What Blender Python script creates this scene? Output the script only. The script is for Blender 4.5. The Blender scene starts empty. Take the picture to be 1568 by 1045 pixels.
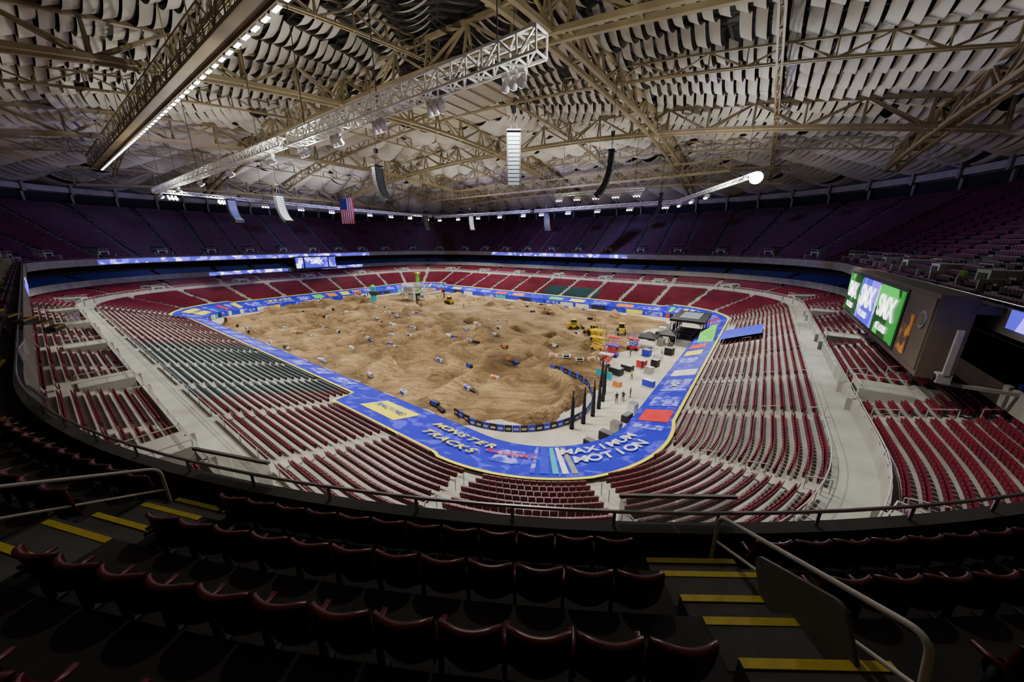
import bpy, math, random
import numpy as np
from mathutils import Vector, Matrix
random.seed(4); rng=np.random.default_rng(4)
pi=math.pi
ua=math.radians(144)
U=np.array([math.cos(ua),math.sin(ua),0.0]); Vv=np.array([math.sin(ua),-math.cos(ua),0.0])
A0,B0=72.0,67.5
def Wn(P):
    P=np.asarray(P,float).reshape(-1,3)
    return (P[:,0:1]+A0)*U+(P[:,1:2]+B0)*Vv+P[:,2:3]*np.array([0,0,1.0])
def W(a,b,z=0): return Vector(Wn([(a,b,z)])[0])
def Wd(a,b,z=0): return Vector(a*U+b*Vv+np.array([0,0,z]))
sc=bpy.context.scene
# ---------------- materials
def mat(name,c1,c2=None,scale=1.0,rough=.6,metal=0.0,bump=0.0,em=None,es=0.0,detail=4,alpha=None,lo=.35,hi=.65,dist=0):
    m=bpy.data.materials.new(name); m.use_nodes=True
    nt=m.node_tree; bs=nt.nodes['Principled BSDF']
    bs.inputs['Roughness'].default_value=rough; bs.inputs['Metallic'].default_value=metal
    if c2 is None: c2=tuple(min(1,x*.78) for x in c1)
    tc=nt.nodes.new('ShaderNodeTexCoord'); nz=nt.nodes.new('ShaderNodeTexNoise')
    nz.inputs['Scale'].default_value=scale; nz.inputs['Detail'].default_value=detail; nz.inputs['Distortion'].default_value=dist
    nt.links.new(tc.outputs['Object'],nz.inputs['Vector'])
    rp=nt.nodes.new('ShaderNodeValToRGB'); rp.color_ramp.elements[0].position=lo; rp.color_ramp.elements[1].position=hi
    rp.color_ramp.elements[0].color=(*c2,1); rp.color_ramp.elements[1].color=(*c1,1)
    nt.links.new(nz.outputs['Fac'],rp.inputs['Fac']); nt.links.new(rp.outputs['Color'],bs.inputs['Base Color'])
    if bump:
        b=nt.nodes.new('ShaderNodeBump'); b.inputs['Strength'].default_value=bump; b.inputs['Distance'].default_value=.2
        nt.links.new(nz.outputs['Fac'],b.inputs['Height']); nt.links.new(b.outputs['Normal'],bs.inputs['Normal'])
    if em is not None:
        bs.inputs['Emission Color'].default_value=(*em,1); bs.inputs['Emission Strength'].default_value=es
    if alpha is not None: bs.inputs['Alpha'].default_value=alpha
    return m
def led(name,cols,scale,es):
    m=bpy.data.materials.new(name); m.use_nodes=True; nt=m.node_tree; bs=nt.nodes['Principled BSDF']
    tc=nt.nodes.new('ShaderNodeTexCoord'); vo=nt.nodes.new('ShaderNodeTexVoronoi'); vo.inputs['Scale'].default_value=scale
    nt.links.new(tc.outputs['Object'],vo.inputs['Vector'])
    rp=nt.nodes.new('ShaderNodeValToRGB'); rp.color_ramp.interpolation='CONSTANT'
    e=rp.color_ramp.elements
    e[0].color=(*cols[0],1); e[0].position=0
    e[1].color=(*cols[1],1); e[1].position=.45
    for i,c in enumerate(cols[2:]):
        x=e.new(.7+.15*i); x.color=(*c,1)
    sp=nt.nodes.new('ShaderNodeSeparateColor'); nt.links.new(vo.outputs['Color'],sp.inputs[0])
    nt.links.new(sp.outputs[0],rp.inputs['Fac'])
    bs.inputs['Base Color'].default_value=(0,0,0,1)
    nt.links.new(rp.outputs['Color'],bs.inputs['Emission Color']); bs.inputs['Emission Strength'].default_value=es
    return m
CON=mat('concrete',(.27,.26,.22),(.20,.19,.165),.6,.8,bump=.1)
CONW=mat('concrete_light',(.38,.375,.32),(.29,.285,.245),.4,.75)
FLOORM=mat('concrete_floor',(.52,.47,.37),(.38,.33,.25),.25,.8)
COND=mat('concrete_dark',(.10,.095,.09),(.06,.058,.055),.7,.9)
TIER=mat('tier_concrete',(.34,.32,.285),(.25,.235,.21),.5,.85)
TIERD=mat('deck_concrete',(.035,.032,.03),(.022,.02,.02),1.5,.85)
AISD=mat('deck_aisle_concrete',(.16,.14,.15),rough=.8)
BLACK=mat('black_paint',(.012,.012,.013),rough=.6)
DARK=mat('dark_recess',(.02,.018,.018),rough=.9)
SEATM=mat('seat_maroon',(.15,.009,.025),(.10,.007,.018),.3,.45)
SEATU=mat('seat_maroon_upper',(.10,.014,.05),(.07,.011,.04),.3,.5)
SEATT=mat('seat_teal',(.018,.062,.065),(.012,.045,.05),.3,.45)
SEATB=mat('seat_navy',(.02,.04,.17),rough=.5)
SEATN=mat('seat_plastic_maroon',(.10,.007,.015),(.08,.006,.012),6,.3)
STEEL=mat('galvanised_steel',(.45,.45,.45),rough=.35,metal=.8)
RAILP=mat('painted_rail',(.55,.52,.45),rough=.45)
YEL=mat('nosing_yellow',(.62,.50,.04),(.5,.4,.03),8,.6)
ROOFM=mat('roof_deck',(.06,.055,.045),(.04,.037,.03),.15,.9)
DRAPE=mat('baffle_fabric',(.48,.46,.39),(.31,.30,.255),.06,.9)
PANELB=mat('ceiling_panel_beige',(.30,.27,.20),(.26,.23,.17),.3,.8)
TRM=mat('roof_truss_paint',(.25,.20,.10),(.17,.135,.07),.2,.6)
WHT=mat('white_aluminium',(.9,.9,.86),rough=.4)
TARP=mat('blue_tarp',(.07,.06,.72),(.012,.010,.46),.45,.4,lo=.52,hi=.62,dist=1.2)
TARPL=mat('lilac_vinyl',(.28,.27,.85),(.025,.025,.55),.9,.5,lo=.45,hi=.55,dist=1)
YB=mat('banner_yellow',(.85,.76,.02),(.8,.68,.02),.5,.5)
WB=mat('banner_white',(.75,.75,.75),rough=.5)
RB=mat('banner_red',(.65,.03,.03),rough=.5)
GB=mat('banner_green',(.12,.75,.05),rough=.5)
OB=mat('banner_orange',(.8,.22,.03),rough=.5)
BB=mat('banner_blue',(.02,.03,.6),rough=.5)
CB=mat('banner_cyan',(.02,.4,.5),rough=.5)
LAMP=mat('lamp_lens',(1,1,1),rough=.3,em=(1,.96,.88),es=10)
HOT=mat('flood_lens',(1,1,1),rough=.3,em=(.85,.92,1),es=400)
STRIP=mat('strip_light',(1,1,1),em=(1,.97,.9),es=12)
SPK=mat('speaker_black',(.03,.03,.032),rough=.6)
SPKW=mat('speaker_grey_lit',(.17,.20,.23),rough=.5)  # white light on the arrays put into a lighter grey; plain grey elsewhere
LEDR=led('led_ribbon',[(.03,.02,.35),(.18,.12,1),(.8,.8,1),(.07,.05,.7)],.55,3.6)
LEDS=led('led_screen_purple',[(.03,.02,.6),(.14,.07,1),(.5,.5,1)],.4,2.2)
LEDG=led('led_screen_green',[(0,.04,.0),(.01,.20,.02),(.03,.50,.05)],.35,1.7)
LEDT=mat('led_text',(1,1,1),em=(1,1,1),es=3)
GLASS=mat('rail_glass',(.5,.6,.55),rough=.1,alpha=.35)
MACH=mat('machine_yellow',(.75,.5,.02),rough=.4)
RUB=mat('rubber',(.02,.02,.02),rough=.9)
# dirt
DIRT=bpy.data.materials.new('track_dirt'); DIRT.use_nodes=True
nt=DIRT.node_tree; bs=nt.nodes['Principled BSDF']; bs.inputs['Roughness'].default_value=.95
tc=nt.nodes.new('ShaderNodeTexCoord'); n1=nt.nodes.new('ShaderNodeTexNoise'); n1.inputs['Scale'].default_value=.14; n1.inputs['Detail'].default_value=9
n2=nt.nodes.new('ShaderNodeTexNoise'); n2.inputs['Scale'].default_value=1.3; n2.inputs['Detail'].default_value=7
mp=nt.nodes.new('ShaderNodeMapping'); mp.inputs['Rotation'].default_value=(0,0,-ua); mp.inputs['Scale'].default_value=(.10,2.2,1)
wv=nt.nodes.new('ShaderNodeTexNoise'); wv.inputs['Scale'].default_value=1.2; wv.inputs['Detail'].default_value=3
for n in (n1,n2): nt.links.new(tc.outputs['Object'],n.inputs['Vector'])
nt.links.new(tc.outputs['Object'],mp.inputs['Vector']); nt.links.new(mp.outputs['Vector'],wv.inputs['Vector'])
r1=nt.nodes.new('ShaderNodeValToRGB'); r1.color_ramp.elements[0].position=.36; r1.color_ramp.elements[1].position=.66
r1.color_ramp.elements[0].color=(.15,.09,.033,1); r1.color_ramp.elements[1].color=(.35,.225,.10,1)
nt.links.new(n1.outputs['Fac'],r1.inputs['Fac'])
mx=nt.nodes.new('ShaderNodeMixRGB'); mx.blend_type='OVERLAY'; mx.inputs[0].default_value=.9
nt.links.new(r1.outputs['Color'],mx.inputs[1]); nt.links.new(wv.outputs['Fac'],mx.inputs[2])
at_=nt.nodes.new('ShaderNodeAttribute'); at_.attribute_name='hollow_shade'  # painted shade of the hollows, mixed into the dirt colour
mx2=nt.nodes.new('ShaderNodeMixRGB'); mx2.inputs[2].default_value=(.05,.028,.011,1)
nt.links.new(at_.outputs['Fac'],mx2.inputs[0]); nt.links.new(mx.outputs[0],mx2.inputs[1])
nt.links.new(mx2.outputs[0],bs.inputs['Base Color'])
bp=nt.nodes.new('ShaderNodeBump'); bp.inputs['Strength'].default_value=1.0; bp.inputs['Distance'].default_value=.6
nt.links.new(n2.outputs['Fac'],bp.inputs['Height'])
bp2=nt.nodes.new('ShaderNodeBump'); bp2.inputs['Strength'].default_value=.8; bp2.inputs['Distance'].default_value=.4
nt.links.new(wv.outputs['Fac'],bp2.inputs['Height']); nt.links.new(bp.outputs['Normal'],bp2.inputs['Normal']); nt.links.new(bp2.outputs['Normal'],bs.inputs['Normal'])
# ---------------- builders
HQ=[(0,3,2,1),(4,5,6,7),(0,1,5,4),(1,2,6,5),(2,3,7,6),(3,0,4,7)]
class MB:
    def __init__(s,local=True): s.v=[];s.f=[];s.m=[];s.mats=[];s.local=local
    def mi(s,m):
        if m not in s.mats: s.mats.append(m)
        return s.mats.index(m)
    def add(s,vs,fs,m):
        o=len(s.v); s.v.extend([tuple(map(float,x)) for x in vs]); k=s.mi(m)
        for f in fs: s.f.append(tuple(i+o for i in f)); s.m.append(k)
    def obox(s,c,ex,ey,ez,sx,sy,sz,m):
        c=np.array(c,float); ex=np.array(ex,float)*sx/2; ey=np.array(ey,float)*sy/2; ez=np.array(ez,float)*sz/2
        P=[c-ex-ey-ez,c+ex-ey-ez,c+ex+ey-ez,c-ex+ey-ez,c-ex-ey+ez,c+ex-ey+ez,c+ex+ey+ez,c-ex+ey+ez]
        s.add(P,HQ,m)
    def box(s,c,sz,m,rot=0):
        ca,sa=math.cos(rot),math.sin(rot)
        s.obox(c,(ca,sa,0),(-sa,ca,0),(0,0,1),sz[0],sz[1],sz[2],m)
    def beam(s,p,q,w,m,h=None):
        p=np.array(p,float);q=np.array(q,float);d=q-p;L=np.linalg.norm(d)
        if L<1e-6: return
        d/=L; up=np.array([0,0,1.0]) if abs(d[2])<.95 else np.array([1.0,0,0])
        x=np.cross(d,up);x/=np.linalg.norm(x);y=np.cross(x,d)
        s.obox((p+q)/2,x,d,y,w,L,h or w,m)
    def tube(s,p,q,r,m,n=8,r2=None,cap=True):
        p=np.array(p,float);q=np.array(q,float);d=q-p;L=np.linalg.norm(d);d/=L
        up=np.array([0,0,1.0]) if abs(d[2])<.95 else np.array([1.0,0,0])
        x=np.cross(d,up);x/=np.linalg.norm(x);y=np.cross(x,d); r2=r if r2 is None else r2
        vs=[p+r*(math.cos(2*pi*i/n)*x+math.sin(2*pi*i/n)*y) for i in range(n)]+[q+r2*(math.cos(2*pi*i/n)*x+math.sin(2*pi*i/n)*y) for i in range(n)]
        fs=[(i,(i+1)%n,n+(i+1)%n,n+i) for i in range(n)]
        if cap: fs+= [tuple(range(n))[::-1],tuple(range(n,2*n))]
        s.add(vs,fs,m)
    def poly(s,P,m): s.add(P,[tuple(range(len(P)))],m)
    def grid(s,G,m,closed=False):
        G=np.asarray(G,float); a,b=G.shape[:2]; o=len(s.v); s.v.extend(map(tuple,G.reshape(-1,3))); k=s.mi(m)
        for i in range(a-1):
            for j in range(b if closed else b-1):
                j2=(j+1)%b
                s.f.append((o+i*b+j,o+i*b+j2,o+(i+1)*b+j2,o+(i+1)*b+j)); s.m.append(k)
    def obj(s,name,parent=None,smooth=False,bevel=0):
        me=bpy.data.meshes.new(name); V=np.array(s.v)
        if s.local: V=Wn(V)
        me.from_pydata(V.tolist(),[],s.f); 
        for m in s.mats: me.materials.append(m)
        me.polygons.foreach_set('material_index',s.m)
        if smooth: me.polygons.foreach_set('use_smooth',[True]*len(s.f))
        me.update(); o=bpy.data.objects.new(name,me); sc.collection.objects.link(o)
        if parent: o.parent=parent
        if bevel:
            b=o.modifiers.new('b','BEVEL'); b.width=bevel; b.segments=2
        return o
def npmesh(name,verts,quads,midx,mats,parent=None,local=True,smooth=False):
    me=bpy.data.meshes.new(name); V=Wn(verts) if local else np.asarray(verts,float)
    nv=len(V);nf=len(quads)
    me.vertices.add(nv); me.vertices.foreach_set('co',V.astype(np.float32).ravel())
    me.loops.add(nf*4); me.loops.foreach_set('vertex_index',np.asarray(quads,np.int32).ravel())
    me.polygons.add(nf); me.polygons.foreach_set('loop_start',np.arange(0,nf*4,4,dtype=np.int32))
    for m in mats: me.materials.append(m)
    me.polygons.foreach_set('material_index',np.asarray(midx,np.int32))
    me.polygons.foreach_set('use_smooth',np.full(nf,smooth))
    me.update(calc_edges=True); me.validate()
    o=bpy.data.objects.new(name,me); sc.collection.objects.link(o)
    if parent: o.parent=parent
    return o
def empty(name,loc=(0,0,0)):
    e=bpy.data.objects.new(name,None); e.location=loc; sc.collection.objects.link(e); return e
# ring
def ring(A,B,R,t):
    t=np.asarray(t,float)%8; A,B,R=[np.broadcast_to(np.asarray(x,float),t.shape) for x in (A,B,R)]
    s=np.floor(t).astype(int); f=t-s; a=A-R;b=B-R
    x=np.zeros_like(t);y=np.zeros_like(t);nx=np.zeros_like(t);ny=np.zeros_like(t)
    def put(k,X,Y,NX,NY):
        m=s==k; x[m]=X[m];y[m]=Y[m];nx[m]=(NX+0*t)[m];ny[m]=(NY+0*t)[m]
    put(0,-a+2*a*f,-B,0.,-1.); put(2,A,-b+2*b*f,1.,0.); put(4,a-2*a*f,B,0.,1.); put(6,-A,b-2*b*f,-1.,0.)
    for k,cx,cy,an in ((1,a,-b,-90),(3,a,b,0),(5,-a,b,90),(7,-a,-b,180)):
        th=np.radians(an+90*f); put(k,cx+R*np.cos(th),cy+R*np.sin(th),np.cos(th),np.sin(th))
    return x,y,nx,ny
def mkts(ns=4,nc=24,rngt=(0,8)):
    L=[]
    for s in range(8):
        n=ns if s%2==0 else nc
        L+= [s+i/n for i in range(n)]
    return np.array(L)
TS=mkts()
def loft(mb,prof,m,ts=TS,closed=True):
    G=[]
    for (A,B,R,z) in prof:
        x,y,_,_=ring(A,B,R,ts); G.append(np.stack([x,y,np.full_like(x,z)],1))
    mb.grid(np.array(G),m,closed)
def strip(mb,A,B,R,z0,z1,t0,t1,m,n=24,off=.0):
    ts=np.linspace(t0,t1,n); 
    loft(mb,[(A-off,B-off,R-off,z0),(A-off,B-off,R-off,z1)],m,ts,False)
def at(A,B,R,t):
    x,y,nx,ny=ring(A,B,R,np.array([t])); return np.array([x[0],y[0],0]),np.array([nx[0],ny[0],0]),np.array([-ny[0],nx[0],0])
# ---------------- dimensions
FL=(62,42.4,12); WK=(78,61,26); DK=(86,68.5,34)
def low(k): return tuple(FL[i]+(WK[i]-FL[i])*k for i in range(3))
def zlow(k): return 1.3+5.7*k
def up2(k): return (80.8+7.2*k,63.8+7.2*k,28.8+7.2*k)
def dk(o): return (DK[0]+o,DK[1]+o,DK[2]+o)
def zdk(i): return 17.35+.515*min(i,7)+.6*max(0,i-7)
# floor
mb=MB(); ts=mkts(2,10); x,y,_,_=ring(*FL,ts); mb.poly(list(zip(x,y,0*x)),FLOORM); mb.obj('floor')
# lower bowl
mb=MB(); prof=[(*FL,0),(*FL,1.3)]
NR=22
for r in range(NR):
    prof+= [(*low(r/NR),zlow(r/NR)),(*low((r+1)/NR),zlow(r/NR))]
prof+=[(*WK,7.0)]
loft(mb,prof,TIER)
loft(mb,[(*WK,7.0),(80.5,63.5,28.5,7.0),(80.5,63.5,28.5,8.2),(80.75,63.75,28.75,8.2),(80.8,63.8,28.8,7.6)],CONW)
prof=[]
for r in range(10):
    prof+=[(*up2(r/10),7.6+.22*r),(*up2((r+1)/10),7.6+.22*r)]
prof+=[(89.5,72.5,37.5,9.8),(89.5,72.5,37.5,10.6)]
loft(mb,prof,TIER)
mb.obj('lower_seating_bowl')
# club level
mb=MB()
loft(mb,[(92,75,40,10.4),(87.6,70.1,35.6,10.4),(87.6,70.1,35.6,12.0),(87.9,70.4,35.9,12.0),(87.9,70.4,35.9,11.4)],CON)
prof=[]
for r in range(5): prof+=[(87.9+.9*r,70.4+.9*r,35.9+.9*r,11.4+.3*r),(88.8+.9*r,71.3+.9*r,36.8+.9*r,11.4+.3*r)]
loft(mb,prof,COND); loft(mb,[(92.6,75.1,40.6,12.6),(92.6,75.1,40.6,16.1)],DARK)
strip(mb,87.6,70.1,35.6,10.7,11.8,2.05,2.42,LEDR,off=.05); strip(mb,87.6,70.1,35.6,10.7,11.8,2.62,2.9,LEDR,off=.05)
mb.obj('club_level_balcony')
# upper deck
mb=MB()
loft(mb,[(93,75.5,41,15.9),(86,68.5,34,15.9),(86,68.5,34,17.68)],CON,mkts(4,48))
loft(mb,[(86,68.5,34,17.68),(86.22,68.72,34.22,17.68),(86.22,68.72,34.22,17.35)],COND,mkts(4,48))
prof=[(*dk(.22),17.35)]
for i in range(29):
    if i: prof.append((*dk(1.02+.93*(i-1)),zdk(i)))
    prof.append((*dk(1.02+.93*i),zdk(i)))
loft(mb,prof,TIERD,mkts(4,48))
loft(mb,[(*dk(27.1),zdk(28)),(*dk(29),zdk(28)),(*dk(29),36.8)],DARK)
strip(mb,*DK,16.15,17.35,1.55,2.95,LEDR,40,.06); strip(mb,*DK,16.15,17.35,4.12,4.77,LEDR,20,.06)
strip(mb,*DK,16.4,17.66,6.925,7.2,LEDR,12,.06); strip(mb,*DK,16.15,17.35,.45,.62,LEDR,10,.06)
mb.obj('upper_deck_stand')
mb=MB(); tsr=mkts(4,48)
def railring(mb,A,B,R,z,r,m,ts=tsr):
    loft(mb,[(A+r*math.cos(q),B+r*math.cos(q),R+r*math.cos(q),z+r*math.sin(q)) for q in np.linspace(0,2*pi,7)],m,ts)
railring(mb,86.1,68.6,34.1,17.95,.03,STEEL)
for t in np.concatenate([np.arange(7,8,.03),np.arange(0,7,.06)]):
    p,n,tt=at(86.1,68.6,34.1,t); mb.box((p[0],p[1],17.82),(.04,.04,.26),STEEL)
mb.obj('deck_parapet_rail')
mb=MB(); railring(mb,80.6,63.6,28.6,8.75,.035,RAILP,TS); railring(mb,80.6,63.6,28.6,8.5,.03,RAILP,TS); railring(mb,78,61,26,7.95,.035,RAILP,TS)
for t in np.arange(0,8,.035):
    p,n,tt=at(80.6,63.6,28.6,t); mb.box((p[0],p[1],8.45),(.05,.05,.6),RAILP)
    p,n,tt=at(78,61,26,t); mb.box((p[0],p[1],7.5),(.05,.05,.95),RAILP)
mb.obj('walkway_railing')
# outer wall + ring beam
mb=MB()
loft(mb,[(*dk(29),36.5),(*dk(29.5),44.5)],COND); mb.obj('wall_perimeter')
mb=MB(); loft(mb,[(*dk(28.8),37.1),(*dk(27.6),37.1),(*dk(27.6),38.7),(*dk(28.8),38.7)],CONW)
for t in np.arange(0,8,.105):
    p,n,tt=at(*dk(27.4),t); mb.obox((p[0],p[1],38.2),tt,n,(0,0,1),.7,1.0,3.4,CON)
    p,n,tt=at(*dk(28.4),t); mb.obox((p[0],p[1],36.0),tt,n,(0,0,1),.6,.6,6,CON)
mb.obj('concrete_ring_beam')
# ---------------- seats
def hexs(c,s,lean=0):
    x,y,z=c;a,b,h=s[0]/2,s[1]/2,s[2]/2
    return [(x-a,y-b-lean,z-h),(x+a,y-b-lean,z-h),(x+a,y+b-lean,z-h),(x-a,y+b-lean,z-h),(x-a,y-b+lean,z+h),(x+a,y-b+lean,z+h),(x+a,y+b+lean,z+h),(x-a,y+b+lean,z+h)]
pv=np.array(hexs((0,-.06,.58),(.49,.05,.50),.04)+hexs((0,-.2,.52),(.45,.09,.38),-.02)); pf=np.array(HQ+[tuple(i+8 for i in f) for f in HQ])
def seats(name,rows,sp,aisles,cfn,mats,skip=None,proto=(pv,pf),smooth=False,gap=.75):
    PV,PF=proto; VV=[];FF=[];MM=[];off=0
    td=np.linspace(0,8,1601)
    for ri,(A,B,R,z) in enumerate(rows):
        x,y,_,_=ring(A,B,R,np.where(td>=8,7.9999,td)); L=np.concatenate([[0],np.cumsum(np.hypot(np.diff(x),np.diff(y)))])
        n=int(L[-1]/sp); t=np.interp((np.arange(n)+.5)*L[-1]/n,L,td)
        x,y,nx,ny=ring(A,B,R,t); keep=np.ones(n,bool)
        ax,ay,_,_=ring(A,B,R,np.array(aisles))
        d=np.min(np.hypot(x[:,None]-ax,y[:,None]-ay),1); keep&=d>gap
        if skip is not None: keep&=~skip(ri,t,x,y)
        x,y,nx,ny,t=[q[keep] for q in (x,y,nx,ny,t)]; n=len(x)
        if n==0: continue
        X=x[:,None]+(-ny)[:,None]*PV[:,0]+nx[:,None]*PV[:,1]; Y=y[:,None]+nx[:,None]*PV[:,0]+ny[:,None]*PV[:,1]
        Z=np.broadcast_to(z+PV[:,2],X.shape); VV.append(np.stack([X,Y,Z],-1).reshape(-1,3))
        FF.append((PF[None]+(np.arange(n)*len(PV))[:,None,None]+off).reshape(-1,4)); off+=n*len(PV)
        MM.append(np.repeat(cfn(ri,t,x,y),len(PF)))
    return npmesh(name,np.concatenate(VV),np.concatenate(FF),np.concatenate(MM),mats,smooth=smooth)
def mkais(nl,ns_,nc):
    L=[]
    for s in range(8):
        n={0:nl,4:nl,2:ns_,6:ns_}.get(s,nc); L+=[s+(i+.5)/n for i in range(n)]
    return L
AL=mkais(9,6,3)
def ktarp(t):
    t=np.asarray(t)%8; o=np.full(t.shape,.28)
    s=np.floor(t); f=t-s
    o=np.where(s==0,np.where(f<.19,.40,.19),o); o=np.where(s==4,.2,o)
    o=np.where(s==7,.30+.12*np.clip(f*2,0,1),o); o=np.where(s==1,.34,o)
    return o
def cfl(ri,t,x,y):
    c=np.zeros(len(t),int)
    c[(y<0)&(np.floor(t)==0)&(x>-29)&(x<4)&(ri<NR)]=1
    c[(y>0)&(np.floor(t)==4)&(x>-25)&(x<-3)&(ri<14)]=1
    return c
rows=[(*low((r+.82)/NR),zlow(r/NR)) for r in range(NR)]
seats('lower_bowl_seats',rows,.54,AL,cfl,[SEATM,SEATT],skip=lambda ri,t,x,y:((ri+.2)/NR<ktarp(t)+.01)|((np.floor(t)==6)&(np.abs(y-19)<6)&(ri<9)))
VOM=[s+(i+.5)/n for s in range(8) for n in [{0:5,4:5,2:3,6:3}.get(s,2)] for i in range(n)]
rows=[(*up2((r+.82)/10),7.6+.22*r) for r in range(10)]
def skv(ri,t,x,y):
    vx,vy,_,_=ring(*up2(.3),np.array(VOM)); return (np.min(np.hypot(x[:,None]-vx,y[:,None]-vy),1)<3.0)&(ri<7)
seats('mezzanine_seats',rows,.54,AL,lambda ri,t,x,y:np.zeros(len(t),int),[SEATM],skip=skv)
rows=[(88.6+.9*r,71.1+.9*r,36.6+.9*r,11.4+.3*r) for r in range(5)]
seats('club_level_seats',rows,.6,AL,lambda ri,t,x,y:np.zeros(len(t),int),[SEATB])
# near corner polar frame
K=np.array([ (20)*U+(33)*Vv ])[0]   # world centre of camera corner arc
def tphi(phi):  # phi about -Y world -> ring t
    d=np.array([math.sin(phi),-math.cos(phi),0]); a=d@U; b=d@Vv
    an=math.degrees(math.atan2(b,a))%360
    return 7+(an-180)/90
AISN=[-.95,-.71,-.48,-.25,-.019,.21,.44,.67]
AIST=[tphi(p) for p in AISN]
AU=[a for a in mkais(12,8,6) if a<7]+AIST
rows=[(*dk(.85+.93*i),zdk(i)) for i in range(28)]
tlo,thi=sorted((tphi(-.75),tphi(.75)))
VOU=[s+(i+.5)/n for s in range(7) for n in [{0:8,4:8,2:6,6:6}.get(s,4)] for i in range(n)]
PO=2.0
def sku(ri,t,x,y):
    vx,vy,_,_=ring(*dk(PO+2),np.array(VOU)); v=(np.min(np.hypot(x[:,None]-vx,y[:,None]-vy),1)<2.2)&(ri>1)&(ri<6)
    return ((t>tlo)&(t<thi)&(ri<6))|v
seats('upper_deck_seats',rows,.54,AU,lambda ri,t,x,y:np.zeros(len(t),int),[SEATU],skip=sku)
mb=MB()
for ta in AU:
    if tlo<ta<thi: continue
    for i in range(1,28):
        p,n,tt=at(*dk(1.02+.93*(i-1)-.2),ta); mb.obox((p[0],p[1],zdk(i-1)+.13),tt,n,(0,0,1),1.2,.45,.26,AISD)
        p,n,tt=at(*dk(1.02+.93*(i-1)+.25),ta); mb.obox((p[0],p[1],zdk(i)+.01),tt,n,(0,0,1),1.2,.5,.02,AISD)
mb.obj('deck_aisle_steps')
# portals
mb=MB()
def portal(p,n,t,z0,w,dp,h):
    q=p+n*dp/2
    mb.obox((q[0],q[1],z0+h/2),t,n,(0,0,1),w,dp,h,CONW)
    f=p-n*.03; mb.obox((f[0],f[1],z0+h*.45),t,n,(0,0,1),w*.6,.06,h*.8,DARK)
    for s in (-1,1):
        mb.beam((p+t*s*w/2)+np.array([0,0,z0+h+.5]),(p+n*dp+t*s*w/2)+np.array([0,0,z0+h+.5]),.06,RAILP)
        for g in (0,.5,1): mb.box(tuple((p+n*dp*g+t*s*w/2)+np.array([0,0,z0+h+.25])),(.05,.05,.5),RAILP)
        e=p+t*s*(w/2+.9)-n*.0; mb.obox((e[0],e[1],z0+.6),t,n,(0,0,1),.2,1.6,1.2,CONW)
    mb.beam(p-t*w/2+np.array([0,0,z0+h+.5]),p+t*w/2+np.array([0,0,z0+h+.5]),.06,RAILP)
for tv in VOM:
    p,n,tt=at(80.9,63.9,28.9,tv); portal(p,n,tt,7.0,3.2,3.6,2.0)
mb.obj('concourse_portals')
mb=MB()
for tv in VOU:
    p,n,tt=at(*dk(PO),tv); portal(p,n,tt,zdk(1)-.1,2.6,3.2,1.9)
mb.obj('deck_portals')
# aisle stairs in lower bowl
mb=MB()
for ta in AL:
    for r in range(1,NR):
        if (r)/NR<float(ktarp(np.array([ta]))[0]): continue
        p,n,tt=at(*low((r-.2)/NR),ta); mb.obox((p[0],p[1],zlow((r-1)/NR)+.07),tt,n,(0,0,1),1.1,.3,.14,CONW)
    for kk in (.55,.75,.95):
        if abs(ta%8-7.5)<2:
            p,n,tt=at(*low(kk),ta); z=zlow(kk); q=p+n*1.2
            mb.beam((p[0],p[1],z+.9),(q[0],q[1],z+1.3),.05,RAILP); mb.beam((p[0],p[1],z-.2),(p[0],p[1],z+.9),.05,RAILP); mb.beam((q[0],q[1],z+.1),(q[0],q[1],z+1.3),.05,RAILP)
    if abs(ta%8-7.5)<2.5:
        for kk in (.05,.45,.8):
            p,n,tt=at(*up2(kk),ta); z=7.7+2.2*kk; q=p+n*1.5
            mb.beam((p[0],p[1],z+.9),(q[0],q[1],z+1.3),.05,RAILP); mb.beam((p[0],p[1],z-.2),(p[0],p[1],z+.9),.05,RAILP); mb.beam((q[0],q[1],z+.1),(q[0],q[1],z+1.3),.05,RAILP)
mb.obj('aisle_stairs')
# ---------------- tarps & banners
TB=empty('trackside_tarp_banners')
mb=MB(); tst=np.concatenate([np.linspace(s,s+1,41)[:-1] for s in range(8)]); kt=ktarp(tst)
def tz(k): return zlow(k)+.32
def tarpgrid(t,k0,k1,n,dz=0):
    G=[]
    for q in np.linspace(0,1,n):
        k=k0+(k1-k0)*q; A,B,R=low(k); x,y,_,_=ring(A,B,R,t); G.append(np.stack([x,y,tz(k)+dz+0*t],1))
    return np.array(G)
mb.grid(tarpgrid(tst,np.full_like(kt,-.005),kt,5),TARP,True)
x,y,_,_=ring(FL[0]-.08,FL[1]-.08,FL[2]-.08,tst)
mb.grid(np.array([np.stack([x,y,0*x+.05],1),np.stack([x,y,0*x+tz(0)],1)]),TARP,True)
mb.grid(tarpgrid(tst,kt,kt+.022,2,.03),YB,True)
mb.obj('tarp',TB)
mb=MB()
def patch(t0,t1,k0,k1,m,dz=.05):
    mb.grid(tarpgrid(np.linspace(t0,t1,12),k0,k1,3,dz),m)
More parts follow.
